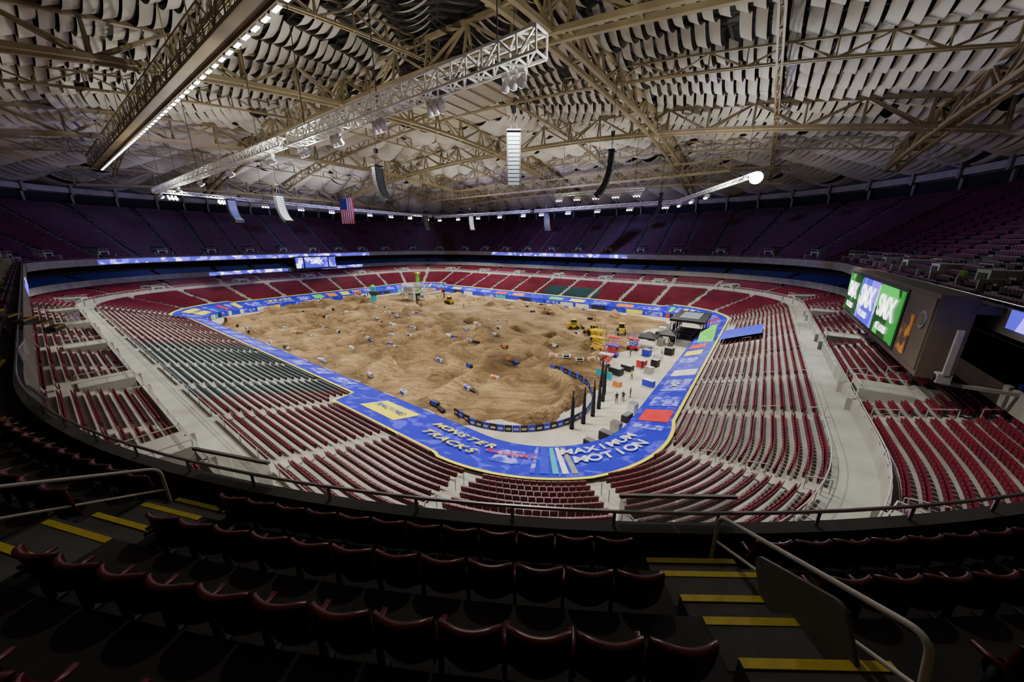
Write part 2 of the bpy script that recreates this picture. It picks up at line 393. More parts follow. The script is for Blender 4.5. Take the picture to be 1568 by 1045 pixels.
def ttext(s,t,k,size,m,par=TB,dz=.22,sp_=.95):
    # glyphs laid on the sloping tarp along its curve; spacing measured in metres along the ring
    td=np.linspace(t-.5,t+.5,401); x,y,_,_=ring(*low(k),td); L=np.concatenate([[0],np.cumsum(np.hypot(np.diff(x),np.diff(y)))]); Lc=np.interp(t,td,L)
    n_=len(s)
    for ci,ch in enumerate(s):
        if ch==' ': continue
        tc_=float(np.interp(Lc-(ci-(n_-1)/2)*size*sp_,L,td))
        p,n,tg=at(*low(k),tc_)
        dA=abs(n[0])*16+abs(n[1])*18.6; Y=-Wd(*(n))+Vector((0,0,-5.7/dA)); Y.normalize(); X=Y.cross(Vector((0,0,1))).normalized(); Z=X.cross(Y)
        c=bpy.data.curves.new('banner_letter','FONT'); c.body=ch; c.size=size*1.3; c.align_x='CENTER'; c.align_y='CENTER'; c.offset=.03*size; c.extrude=.01; c.shear=.2
        c.materials.append(m); o=bpy.data.objects.new('banner_letter',c); sc.collection.objects.link(o)
        M=Matrix((X,Y,Z)).transposed().to_4x4(); M.translation=W(p[0],p[1],tz(k)+dz); o.matrix_world=M; o.parent=par
def stext(s,a,b,z,face,size,m,par,ztilt=0):
    n=Wd(*face).normalized(); Y=Vector((0,0,1)); X=Y.cross(n).normalized()
    c=bpy.data.curves.new('sign_text','FONT'); c.body=s; c.size=size; c.align_x='CENTER'; c.align_y='CENTER'; c.offset=.03*size; c.extrude=.01
    c.materials.append(m); o=bpy.data.objects.new('sign_text',c); sc.collection.objects.link(o)
    M=Matrix((X,Y,n)).transposed().to_4x4(); M.translation=W(a,b,z)+n*.05; o.matrix_world=M; o.parent=par
patch(.085,.15,.1,.31,YB); ttext('RACING',.118,.205,.9,BB)
ttext('MONSTER',.01,.14,1.25,YB); ttext('TRACKS',.01,.27,1.25,YB)
patch(7.72,7.83,.12,.30,TARPL); ttext('GATEWAY',7.775,.20,.75,RB)
patch(7.56,7.58,.02,.38,WB); patch(7.59,7.61,.02,.38,CB); patch(7.53,7.55,.02,.38,CON); patch(7.62,7.65,.02,.38,BB); patch(7.665,7.68,.02,.38,TARPL)
ttext('MAXIMUM',7.36,.12,1.35,WB); ttext('MOTION',7.36,.24,1.45,WB)
patch(6.93,6.985,.05,.26,RB); patch(6.86,6.91,.05,.26,TARPL);patch(7.0,7.05,.05,.26,TARPL)
patch(6.74,6.82,.05,.26,TARPL); ttext('MX',6.78,.15,1.2,WB)
patch(6.66,6.71,.05,.26,WB)
for t0 in np.arange(.24,.98,.07):
    patch(t0,t0+.045,.03,.15,random.choice([TARPL,TARPL,BB]))
cols=[YB,WB,RB,BB,TARPL,GB,YB,TARPL,BB,OB,TARPL]
for t0 in np.arange(1.1,6.55,.085):
    if 1.28<t0+.03<1.56: continue
    k1=float(ktarp(np.array([t0+.03]))[0])-.03
    m=random.choice(cols) if random.random()<.6 else TARPL
    patch(t0,t0+.055,.03,k1*.8,m)
patch(1.3,1.55,.05,.28,YB,.08); ttext('MONSTER',1.42,.17,1.0,BB,dz=.2)
ttext('SUPER',2.2,.15,1.6,YB,dz=.2); ttext('RACING',2.7,.15,1.6,WB,dz=.2)
for t0 in np.arange(.2,6.6,.06):
    m=random.choice([YB,WB,RB,BB,BLACK,BB,TARPL,WB,CB])
    strip(mb,FL[0]-.14,FL[1]-.14,FL[2]-.14,.15,1.45,t0,t0+.05,m,4)
mb.obj('banner_panels',TB)
# ---------------- track
DS=.4
aa=np.arange(-56,60.01,DS); bb=np.arange(-40.8,41.01,DS); GA,GBm=np.meshgrid(aa,bb,indexing='ij')
def sm(x,a,b): 
    q=np.clip((x-a)/(b-a),0,1); return q*q*(3-2*q)
LANES=[(-36,8.5,2.1,0),(-29.5,6.2,1.7,2),(-23,9.5,2.3,1),(-16.5,3.6,1.0,0),(-10,7.5,2.1,3),(-3.5,6.5,1.7,1),(3.5,9,2.2,2),(27,8,2.0,0),(34,6,1.7,3)]
def hfun(a,b):
    h=np.zeros_like(a)+.35
    b=b+.8*np.sin(a*.09+b*.05)*(b<8)
    for c,lam,amp,ph in LANES:
        w=np.clip(1-np.abs((b-c)/3.15)**8,0,1)
        ph_=((a+ph+1.2*np.sin(a*.23+c))/lam)%1.0
        tri=np.where(ph_<.55,ph_/.55,(1-ph_)/.45); r=np.clip(tri*1.4-.3,0,1)
        if lam<4: r=.5+.5*np.cos(2*pi*ph_)
        var=.65+.35*np.sin(np.floor((a+ph)/lam)*2.3+c)
        h+=w*r*amp*var*sm(a,-45,-40)*(1-sm(a,46,51))
    for (ca,cb,r,s) in ((-44,-29.5,9.3,-1),(50,-20,8,1),(50,-3,8,1),(-42,-7,7,-1),(48,30,7,1)):
        d=np.hypot(a-ca,b-cb); h+=2.0*np.exp(-((d-r)/1.3)**2)*(sm(s*(a-ca),-1,2))
    h+= .18*np.sin(a*.9+np.sin(b*1.3))*np.sin(b*.8+.5*a)*(1-((b>10)&(b<23)&(a>-44)))
    h+= 1.5*np.exp(-((a-25)/1.5)**2)*((b>10)&(b<23))
    return h
Hh=hfun(GA,GBm)+rng.normal(0,.05,GA.shape)
ce=np.maximum(0,np.abs(GA-2)-42); cb=np.maximum(0,np.abs(GBm)-26.5)
dist=14-np.hypot(ce,cb)+.8*np.sin(GA*.7)+.6*np.sin(GBm*.9)
right=GA+55.5+1.0*np.sin(GBm*.5)+ -5*sm(GBm,-16,-8)*(1-sm(GBm,26,30))
dist=np.minimum(dist,right)
Hh=Hh*sm(dist,0,2.2)-.06*(dist<.2)
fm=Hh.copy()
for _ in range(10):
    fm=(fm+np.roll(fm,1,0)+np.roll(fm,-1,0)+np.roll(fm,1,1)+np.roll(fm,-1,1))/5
hollow_shade=np.clip((fm-Hh)*1.8+.12+.20*np.sin(GA*.35+2*np.sin(GBm*.2))*np.sin(GBm*.6),0,.85)  # occlusion shade painted into hollows, crests left lighter, plus a wavy tone
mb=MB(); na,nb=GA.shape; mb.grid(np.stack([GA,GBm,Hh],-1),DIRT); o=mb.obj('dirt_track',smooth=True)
av=o.data.attributes.new('hollow_shade','FLOAT','POINT'); av.data.foreach_set('value',hollow_shade.reshape(-1).astype(np.float32))
def hz(a,b):
    i=int(round((a+56)/DS));j=int(round((b+40.8)/DS)); i=min(max(i,0),na-1);j=min(max(j,0),nb-1); return max(0,Hh[i,j])
mb=MB()
def block(a,b,rot,m1,m2):
    z=hz(a,b)-.05; ca,sa=math.cos(rot),math.sin(rot)
    mb.box((a,b,z+.28),(1.5,.5,.56),m1,rot); mb.box((a,b,z+.30),(1.0,.54,.36),m2,rot); mb.box((a,b,z+.57),(1.0,.28,.03),m2,rot)
for c in (-39.3,-32.7,-26.2,-19.8,-13.2,-6.8,.0,7.5,24,30.5,37.5):
    a=-40+random.random()*3
    while a<47:
        if random.random()<.62:
            n_=random.choice([1,1,2])
            for q in range(n_): block(a+q*1.65,c+random.uniform(-.25,.25),random.choice([0,0,.15,-.2,.3]),random.choice([WB,STEEL,BLACK,STEEL]),random.choice([BB,WB,OB,TARPL,BLACK]))
        a+=random.uniform(5.5,9)
for (ca,cb_,r,s) in ((50,-20,9,1),(50,-3,9,1),(-42,-7,8.4,-1),(48,30,8,1)):
    for q in np.linspace(-1.4,1.4,11):
        block(ca+s*r*math.cos(q),cb_+r*math.sin(q),q*s+pi/2,WB,random.choice([BB,OB,BLACK]))
mb.obj('track_barrier_blocks')
# berm fence
mb=MB()
N=40
for i in range(N):
    q=pi/2*1.0+ (pi*1.05)*i/(N-1); a=-44.5+11.3*math.cos(q); b=-28.5+11.3*math.sin(q)*.98
    b=max(b,-40.2); z=hz(a,b)
    mb.box((a,b,z+.4),(.92,.12,.95),BLACK if i%2 else BB,q+pi/2); mb.box((a,b,z+.4),(.6,.16,.3),STEEL,q+pi/2)
mb.obj('berm_fence')
mb=MB()
for i,(a,b) in enumerate([(-56,-33),(-56.6,-31),(-56.8,-28.5),(-56.6,-26),(-56.2,-23.5),(-55.4,-21),(-54,-18.5)]):
    mb.tube((a,b,0),(a,b,5.0),.08,BLACK); mb.tube((a,b,0),(a,b,.12),.3,BLACK)
    mb.tube((a,b,.3),(a,b,4.2),.3,RUB,8,.16)
mb.obj('safety_netting_posts')
# ---------------- machines
def loader(name,a,b,rot,col=MACH):
    mb=MB(); c,s=math.cos(rot),math.sin(rot); z0=hz(a,b)
    def T(x,y,z): return (a+c*x-s*y,b+s*x+c*y,z0+z)
    def bx(x,y,z,sx,sy,sz,m): mb.box(T(x,y,z),(sx,sy,sz),m,rot)
    bx(-.3,0,.95,2.6,1.3,.8,col); bx(-1.4,0,1.3,.7,1.3,.6,col); bx(.1,0,1.95,1.2,1.2,1.1,BLACK); bx(.1,0,2.55,1.4,1.3,.1,col)
    for sx in (-1,1):
        for sy in (-1,1): mb.tube(T(sx*.85,sy*.7,.5),T(sx*.85,sy*1.05,.5),.5,RUB,14)
    for sy in (-1,1):
        mb.beam(T(-1.2,sy*.8,1.9),T(1.3,sy*.8,1.5),.18,col); mb.beam(T(1.3,sy*.8,1.5),T(1.9,sy*.8,.5),.18,col)
    bx(2.2,0,.5,.12,2.0,.8,BLACK); bx(2.5,0,.15,.7,2.0,.1,BLACK)
    for sy in (-1,1): bx(2.45,sy*1.0,.4,.6,.08,.6,BLACK)
    return mb.obj(name)
loader('wheel_loader',-41,9,.4); loader('wheel_loader',-34,12,2.4); loader('wheel_loader',-46,14,1.2); loader('wheel_loader',20,20,.3)
def scissor(a,b,h,col,col2):
    mb=MB(); z=hz(a,b)
    mb.box((a,b,z+.5),(2.4,1.2,.5),col)
    for sx in (-1,1):
        for sy in (-1,1): mb.tube((a+sx*.8,b+sy*.5,z+.3),(a+sx*.8,b+sy*.75,z+.3),.3,RUB,12)
    n=3
    for i in range(n):
        z0=z+.75+h*i/n; z1=z+.75+h*(i+1)/n
        for sy in (-.5,.5):
            mb.beam((a-1,b+sy,z0),(a+1,b+sy,z1),.1,col2); mb.beam((a+1,b+sy,z0),(a-1,b+sy,z1),.1,col2)
    zt=z+.8+h; mb.box((a,b,zt),(2.5,1.3,.15),col)
    for sx in (-1,0,1):
        for sy in (-1,1): mb.box((a+sx*1.2,b+sy*.6,zt+.55),(.06,.06,1.1),col2)
    for sy in (-1,1): mb.box((a,b+sy*.6,zt+1.1),(2.5,.06,.06),col2)
    for sx in (-1,1): mb.box((a+sx*1.2,b,zt+1.1),(.06,1.2,.06),col2)
    return mb.obj('scissor_lift')
scissor(-49,1,1.6,RB,WB); scissor(-50,-3,1.5,BB,RB); scissor(-46,-2,1.2,MACH,MACH); scissor(-45,2,2.5,MACH,BLACK); scissor(-52,4,1.6,RB,BB); scissor(-48,-6,1.8,MACH,MACH); scissor(-51,-9,1.4,WB,RB)
def tent(a,b,s,m):
    mb=MB()
    for sx in (-1,1):
        for sy in (-1,1): mb.box((a+sx*s/2,b+sy*s/2,1.2),(.08,.08,2.4),WHT)
    z=2.4;h=s/2
    P=[(a-h,b-h,z),(a+h,b-h,z),(a+h,b+h,z),(a-h,b+h,z),(a,b,z+1.1)]
    mb.add(P,[(0,1,4),(1,2,4),(2,3,4),(3,0,4)],m)
    P2=[(x,y,zz-.35) for x,y,zz in P[:4]]
    mb.add(P[:4]+P2,[(0,1,5,4),(1,2,6,5),(2,3,7,6),(3,0,4,7)],m)
    return mb.obj('canopy_tent')
tent(-54,8,3.6,BLACK); tent(-57,13,3.6,BLACK)
mb=MB()
for a,b,sx,sy,sz,m in [(-53,-15,3,.15,1.3,CB),(-55,-9,2.0,1.2,1.0,BLACK),(-58,0,1.6,1.2,1,WB),(-58.5,-8,1.4,1,1.1,STEEL),(-59,5,1.6,1.2,1.4,BLACK),(-56,-17,1.2,.8,.8,OB),(-60,-14,1.8,.8,1.0,BB),(-60.4,-33,1.6,.9,1.1,BLACK),(-60.6,-30.5,1.2,.8,1.3,STEEL),(-59.5,-35.5,1.4,.8,1.0,BLACK),(-60.8,-27,.8,1.6,.9,BLACK),(-60.6,-24,1.0,1.2,1.2,WB),(-58.5,-4,1.2,1.2,1.3,BLACK),(-54,-12,2.2,1.4,1.2,BLACK),(-56.5,-5.5,1.4,1.4,1.2,RB),(-55.5,1.5,1.5,1.2,1.3,BB),(-56,10.8,1.4,1,1.4,STEEL)]:
    mb.box((a,b,sz/2),(sx,sy,sz),m,.2); mb.box((a,b,sz+.03),(sx*.9,sy*.9,.06),STEEL,.2)
mb.obj('equipment_road_cases')
# podium stage structure
mb=MB()
for sx in (-63,-57):
    for sy in (15,20,26): 
        for dx in (-.25,.25):
            for dy in (-.25,.25): mb.beam((sx+dx,sy+dy,0),(sx+dx,sy+dy,5.2),.07,BLACK)
        for z in np.arange(.3,5,.6): mb.beam((sx-.25,sy-.25,z),(sx+.25,sy+.25,z+.5),.05,BLACK)
mb.box((-60,20.5,1.2),(6.5,12,.4),BLACK); mb.box((-60,20.5,5.3),(7,12.5,.5),BLACK); mb.box((-60,20.5,5.6),(4,8,.15),SPKW)
for b in (17,20.5,24): mb.box((-57.2,b,3.2),(.1,2.6,1.8),SPK); mb.box((-56.9,b,.6),(.15,2.8,.9),random.choice([WB,BB,GB]))
for b in (14,18,24,28): mb.box((-54+random.random(),b,.6),(1.6,1.4,1.2),random.choice([WB,BLACK,STEEL]))
for k in range(5): mb.box((-60,14.3-k*.4,1.0-.2*k),(3,.4,.2),STEEL)
mb.obj('podium_stage')
mb=MB()
P=[(-66,9.5,3.0),(-63.2,9.5,1.4),(-63.2,13.5,3.6),(-66,13.5,5.8)]; mb.add(P+[(x+.15,y-.15,z) for x,y,z in P],HQ,GB)
mb.beam((-66,13.5,2.3),(-66,13.5,5.8),.1,STEEL); mb.beam((-63.2,13.5,1.4),(-63.2,13.5,3.6),.1,STEEL)
mb.obj('green_tunnel_banner')
mb=MB(); mb.grid(tarpgrid(np.linspace(6.27,6.40,8),.32,.72,6,.75),BB); mb.obj('blue_seat_cover')
# finish tower
def boxtruss(mb,p,q,w,n,r,m,tri=False):
    p=np.array(p,float);q=np.array(q,float);d=(q-p);L=np.linalg.norm(d);d/=L
    up=np.array([0,0,1.0]) if abs(d[2])<.9 else np.array([1.0,0,0]); x=np.cross(d,up);x/=np.linalg.norm(x);y=np.cross(x,d)
    C=[(-1,-1),(1,-1),(1,1),(-1,1)]
    P=[[p+d*L*i/n+(x*c[0]+y*c[1])*w/2 for c in C] for i in range(n+1)]
    for c in range(4): mb.beam(P[0][c],P[n][c],r,m)
    for i in range(n+1):
        for c in range(4): mb.beam(P[i][c],P[i][(c+1)%4],r*.7,m)
    for i in range(n):
        for c in range(4):
            c2=(c+1)%4
            if i%2: mb.beam(P[i][c],P[i+1][c2],r*.7,m)
            else: mb.beam(P[i][c2],P[i+1][c],r*.7,m)
mb=MB()
for da in (0,7):
    for db in (0,5): boxtruss(mb,(35+da,16+db,0),(35+da,16+db,6),.5,8,.09,WHT)
for db in (0,5): boxtruss(mb,(35,16+db,6),(42,16+db,6),.5,9,.09,WHT)
for da in (0,7): boxtruss(mb,(35+da,16,6),(35+da,21,6),.5,6,.09,WHT)
mb.box((38.5,18.5,3.2),(7,5,.25),STEEL); mb.box((38.5,16,4.5),(5,.15,1.8),WB); mb.box((34.8,18.5,5.9),(.15,4.6,1.2),STEEL); mb.box((38.5,18.5,1.5),(3,3,3),WB)
boxtruss(mb,(41,23,0),(41,23,10),.9,12,.12,GB); mb.box((41,23,10.2),(1.6,1.6,.5),YB); mb.obj('finish_line_tower')
mb=MB(); mb.tube((43,4,.2),(43,4,6.5),1.1,CB,16,.9); mb.tube((43,4,6.5),(43,4,7.2),.9,GB,16,.4); mb.box((43,4,4.2),(2.3,2.3,1.2),SPK,.3)
mb.obj('inflatable_pillar')
mb=MB(); boxtruss(mb,(26,10,0.4),(26,10,4),.4,6,.08,BLACK); boxtruss(mb,(26,23,0.4),(26,23,4),.4,6,.08,BLACK); mb.box((26,16.5,4.3),(.5,13.5,1.0),BLACK);mb.box((25.7,16.5,4.3),(.1,10,.7),WB); mb.obj('start_arch')
# ---------------- people
def person_mesh():
    me=bpy.data.meshes.new('body'); 
    vs=[(0,0,.95),(0,0,1.15),(0,0,1.38),(0,0,1.5),(0,.01,1.62),(0,0,1.74),(-.19,0,1.40),(-.26,.02,1.12),(-.27,.1,.88),(.19,0,1.40),(.27,.03,1.13),(.24,.14,.92),(-.1,0,.9),(-.12,.02,.5),(-.13,0,.08),(-.13,.14,.04),(.1,0,.9),(.13,.04,.5),(.14,-.02,.08),(.14,.12,.04)]
    es=[(0,1),(1,2),(2,3),(3,4),(4,5),(2,6),(6,7),(7,8),(2,9),(9,10),(10,11),(0,12),(12,13),(13,14),(14,15),(0,16),(16,17),(17,18),(18,19)]
    rd=[.15,.14,.17,.06,.095,.08,.07,.05,.04,.07,.05,.04,.1,.07,.05,.04,.1,.07,.05,.04]
    me.from_pydata(vs,es,[]); o=bpy.data.objects.new('tmp',me); sc.collection.objects.link(o)
    o.modifiers.new('s','SKIN'); 
    for i,v in enumerate(me.skin_vertices[0].data): v.radius=(rd[i],rd[i]*.8); v.use_root=(i==0)
    o.modifiers.new('d','SUBSURF').levels=1
    dg=bpy.context.evaluated_depsgraph_get(); dg.update(); m2=bpy.data.meshes.new_from_object(o.evaluated_get(dg)); bpy.data.objects.remove(o); return m2
PM=person_mesh()
SKIN=mat('skin',(.5,.3,.2)); PANT=mat('trousers',(.03,.035,.05)); HAIR=mat('hair',(.03,.02,.01))
VEST=mat('hi_vis_vest',(.35,.9,.05),rough=.7); BSH=mat('black_shirt',(.03,.03,.03))
def person(a,b,z,rot,top):
    me=PM.copy(); me.materials.clear()
    for m in (PANT,top,SKIN,HAIR): me.materials.append(m)
    for p in me.polygons:
        c=p.center; p.use_smooth=True
        p.material_index=0 if c.z<.98 and abs(c.x)<.21 else (3 if c.z>1.7 else (2 if c.z>1.5 or (abs(c.x)>.2 and c.z<1.1) else 1))
    o=bpy.data.objects.new('crew_worker',me); sc.collection.objects.link(o); o.location=W(a,b,z); o.rotation_euler=(0,0,rot)
for a,b,m in [(-58,-23,BSH),(-58.6,-22,BSH),(-57,-13,VEST),(-53,-1,BSH),(-58,3,WB),(-57,-7,BSH),(-52,-13,RB),(-58,9,BSH),(30,14,BSH),(32,25,VEST),(-59,-20,BSH),(-44,9,OB),(10,17,VEST)]:
    person(a,b,hz(a,b),random.random()*6,m)
person(-88.0,-13.5,zdk(1),2.2,VEST)
# ---------------- scoreboards
SB=empty('video_scoreboard'); mb=MB(); sa=-82.6
BR=mat('brown_cladding',(.10,.075,.05),(.07,.05,.035),.3,.6); ORG=mat('poster_orange',(.6,.25,.03),(.08,.04,.02),.8,.6,lo=.45,hi=.55)
mb.box((sa-1.2,-12,15.1),(1.9,33.4,6.4),BR); mb.box((sa-.2,-9.2,15.2),(.25,26.4,5.6),BLACK)
mb.box((sa-2.6,-12,17.4),(1.4,33.4,.6),COND)
mb.box((sa-.22,-25.5,15.2),(.15,6.0,5.6),BR); mb.box((sa-.12,-24.3,14.5),(.1,2.2,3.4),ORG); 
mb.tube((sa-.15,-27.2,16.2),(sa-.05,-27.2,16.2),.7,SPKW,20); mb.tube((sa-.1,-27.2,16.2),(sa,-27.2,16.2),.48,BR,20)
mb.obj('housing',SB)
mb=MB()
def fq(b0,b1,z0,z1,m,dx=0): mb.box((sa-.02+dx,(b0+b1)/2,(z0+z1)/2),(.08,b1-b0,z1-z0),m)
fq(-4.5,3.6,12.7,17.7,LEDG); fq(-13.5,-4.7,12.7,17.7,LEDS); fq(-22,-13.7,12.7,17.7,LEDG)
mb.obj('led_panels',SB)
for bb_,s in ((-.4,2.8),(-9,3.4),(-17.8,3.0)): stext('SMX',sa+.05,bb_,15.6,(1,0,0),s,LEDT,SB); stext('ST. LOUIS',sa+.05,bb_,13.6,(1,0,0),.9,LEDT,SB)
mb=MB(); mb.obox((-84.0,-29.8,14.3),(1,0,0),(0,1,0),(0,0,1),.3,.3,3.4,CON); mb.obox((-84.0,-29.5,12.3),(1,0,0),(0,1,0),(0,0,1),.7,.8,.7,CON); mb.tube((-83.6,-29.5,12.3),(-83.5,-29.5,12.3),.28,BLACK,8)
mb.obox((-85.8,-29.5,11.9),(1,0,0),(0,1,0),(0,0,1),3.6,.3,.25,CON)
mb.obj('support_column')
SB2=empty('video_scoreboard'); mb=MB(); mb.box((84.6,4.5,13.8),(1.6,17,5.4),BLACK); mb.box((83.7,4.5,13.9),(.1,9.5,4.2),LEDS); mb.box((83.7,-2.3,13.9),(.1,2.8,4.2),LEDR);mb.box((83.7,11.2,13.9),(.1,2.8,4.2),LEDR); mb.obj('housing',SB2)
stext('SMX',83.5,4.5,14.2,(-1,0,0),2.6,LEDT,SB2)
# ---------------- roof
RA,RBb,RR=116,98.5,64
def zroof(s): return 41.5+14*(1-s*s)
mb=MB(); loft(mb,[(RA*s,RBb*s,RR*s,zroof(s)) for s in (1,.93,.85,.75,.65,.55,.45,.35,.25,.15,.06,.001)],ROOFM); mb.obj('ceiling')
VV=[];FF=[];off=0
NP=11
s=.985
td=np.linspace(0,7.9999,1601)
while s>.13:
    nb_= 72 if s>.6 else (56 if s>.4 else (36 if s>.2 else 16))
    x,y,_,_=ring(RA*s,RBb*s,RR*s,td); L=np.concatenate([[0],np.cumsum(np.hypot(np.diff(x),np.diff(y)))])
    for i in range(nb_):
        if random.random()<.025: continue
        f=np.linspace(.012,.988,NP); l=(i+f)/nb_*L[-1]; t=np.interp(l,L,td); x,y,nx,ny=ring(RA*s,RBb*s,RR*s,t)
        sag=1.5*4*f*(1-f)*(.9+.2*random.random()); z=zroof(s)-.9-sag; wd=1.38+random.uniform(-.1,.1); dr=.72+random.uniform(-.08,.08)
        top=np.stack([x,y,z],1); bot=np.stack([x+nx*wd,y+ny*wd,z-dr],1)
        VV.append(top);VV.append(bot)
        q=[(off+k,off+k+1,off+NP+k+1,off+NP+k) for k in range(NP-1)]; FF+=q; off+=2*NP
    s-=1.62/105
npmesh('acoustic_baffle_panels',np.concatenate(VV),np.array(FF),np.zeros(len(FF),int),[DRAPE],smooth=True)
mb=MB()
for (a,b,sa_,sb_,z) in ((0,0,30,26,53.6),(-24,-15,17,7.5,46.6)):
    mb.box((a,b,z),(sa_,sb_,.4),PANELB)
    for k in range(-2,3): mb.box((a+k*sa_/5,b,z-.28),(.35,sb_,.25),TRM)
    for s_ in (-1,1): mb.box((a,b+s_*sb_/2,z+.6),(sa_,.3,1.4),BLACK); mb.box((a+s_*sa_/2,b,z+.6),(.3,sb_,1.4),BLACK)
mb.obj('ceiling_service_platform')
def zr(a,b):
    s=(abs(a/RA)**3+abs(b/RBb)**3)**(1/3); return zroof(min(s,1))
mb=MB()
def rooftruss(pts,dep,wd,rc,rw,topoff=2.2):
    P=[np.array(p,float) for p in pts]; d=P[-1]-P[0]; d/=np.linalg.norm(d); side=np.array([-d[1],d[0],0])
    T=[np.array([p[0],p[1],zr(p[0],p[1])-topoff]) for p in P]; Bm=[t-np.array([0,0,dep]) for t in T]
    for i in range(len(P)):
        for s_ in (-1,1):
            b0=Bm[i]+side*s_*wd/2
            mb.beam(T[i],b0,rw,TRM)
            if i<len(P)-1:
                b1=Bm[i+1]+side*s_*wd/2; mb.beam(b0,b1,rc,TRM)
                if i%2: mb.beam(b0,T[i+1],rw,TRM)
                else: mb.beam(T[i],b1,rw,TRM)
        mb.beam(Bm[i]-side*wd/2,Bm[i]+side*wd/2,rw,TRM)
        if i<len(P)-1: mb.beam(T[i],T[i+1],rc,TRM)
for a in (-92,-46,0,46,92):
    m_=82 if abs(a)<60 else 55
    rooftruss([(a,b) for b in np.linspace(-m_,m_,int(m_/4)+1)],4.6,2.0,.6,.32)
for b in (-70,-24,24,70):
    m_=98 if abs(b)<50 else 72
    rooftruss([(a,b) for a in np.linspace(-m_,m_,int(m_/4)+1)],4.6,2.0,.6,.32)
for a in (-69,-23,23,69): rooftruss([(a,b) for b in np.linspace(-76,76,31)],2.4,.6,.25,.15)
for b in (-47,0,47): rooftruss([(a,b) for a in np.linspace(-90,90,37)],2.4,.6,.25,.15)
mb.obj('roof_truss_frame')
# catwalks
def catwalk(name,b,a0,a1,z,lamps):
    E=empty(name); mb=MB(); hw=.75
    mb.box(((a0+a1)/2,b,z),(a1-a0,2*hw,.2),TRM)
    for s_ in (-1,1):
        for h in (.5,1.0): mb.box(((a0+a1)/2,b+s_*hw,z+h+.1),(a1-a0,.06,.06),TRM)
        mb.box(((a0+a1)/2,b+s_*hw*1.05,z-.2),(a1-a0,.12,.4),TRM)
        mb.box(((a0+a1)/2,b+s_*hw*1.05,z+2.8),(a1-a0,.25,.25),TRM)
    n=int((a1-a0)/3)
    for i in range(n+1):
        a=a0+(a1-a0)*i/n
        for s_ in (-1,1):
            mb.box((a,b+s_*hw,z+.6),(.08,.08,1.1),TRM); mb.beam((a,b+s_*hw*1.05,z),(a,b+s_*hw*1.05,z+2.8),.13,TRM)
            if i<n: mb.beam((a,b+s_*hw*1.05,z+(2.8 if i%2 else 0)),(a+(a1-a0)/n,b+s_*hw*1.05,z+(0 if i%2 else 2.8)),.12,TRM)
        if i%3==0: mb.beam((a,b,z+2.8),(a,b,zr(a,b)-2),.12,TRM)
    mb.obj('walkway',E)
    if lamps:
        mb=MB(); a=a0+1
        while a<a1-1:
            mb.box((a,b+1.2,z-.3),(1.3,.4,.2),WHT); mb.box((a,b+1.2,z-.42),(1.2,.32,.06),STRIP); a+=2.3
        mb.obj('strip_lights',E)
catwalk('lighting_catwalk',-52,-46,76,41,True); catwalk('lighting_catwalk',50,-60,70,41,False)
# ---------------- rig
RG=empty('lighting_truss_rig'); mb=MB(); ml=MB()
def fixture(a,b,z,aim=(0,0)):
    ml.box((a,b,z-.55),(.55,.4,.25),WHT); 
    for s_ in (-1,1): ml.box((a+s_*.28,b,z-.9),(.06,.15,.6),WHT)
    d=np.array([aim[0]-a,aim[1]-b,-40.0]); d/=np.linalg.norm(d); p=np.array([a,b,z-1.05])
    ml.tube(p-d*.3,p+d*.35,.22,WHT,10,.32); ml.tube(p+d*.35,p+d*.4,.27,LAMP,10)
segs=[((-58,-45,34.4),(-22,-45,34.2),1.35,24,.16),((-21,-45.8,34),(50,-46,34),1.05,48,.14),((50,-46,34),(52,0,33.4),.7,28,.11),((52,0,33.4),(52,42,33.2),.7,26,.11),((52,44,33),(2,46,33.2),.8,30,.12),((0,46,33.2),(-48,48,33.6),.8,28,.12),((-48,48,33.6),(-68,14,34),.7,24,.09),((-20,25,35),(-44,28,35),.6,16,.08)]
for p,q,w,n,rr in segs:
    boxtruss(mb,p,q,w,n,rr,WHT)
    p=np.array(p);q=np.array(q)
    for f in np.linspace(.06,.94,5):
        r=p+(q-p)*f
        if r[0]<-62: continue
        for dd in (-.7,0,.7): 
            dv=(q-p)/np.linalg.norm(q-p)*dd; fixture(r[0]+dv[0],r[1]+dv[1],r[2]-w/2)
    for f in (.1,.5,.9):
        r=p+(q-p)*f; mb.beam((r[0],r[1],r[2]),(r[0],r[1],zr(r[0],r[1])-2),.07,BLACK)
mb.obj('truss_sections',RG); ml.obj('moving_head_lights',RG)
# flood lamp on the truss end, tilted down toward the near stands
mb=MB(); L0=np.array([-68,14,33.4]); dL=np.array([-.05,-.85,-.35]); dL/=np.linalg.norm(dL)
mb.tube(L0-dL*.7,L0,.4,WHT,16,1.1); mb.tube(L0,L0+dL*.05,1.02,HOT,24); mb.beam(L0-dL*.4,(-68,14,34.1),.15,BLACK); mb.obj('flood_lamp')
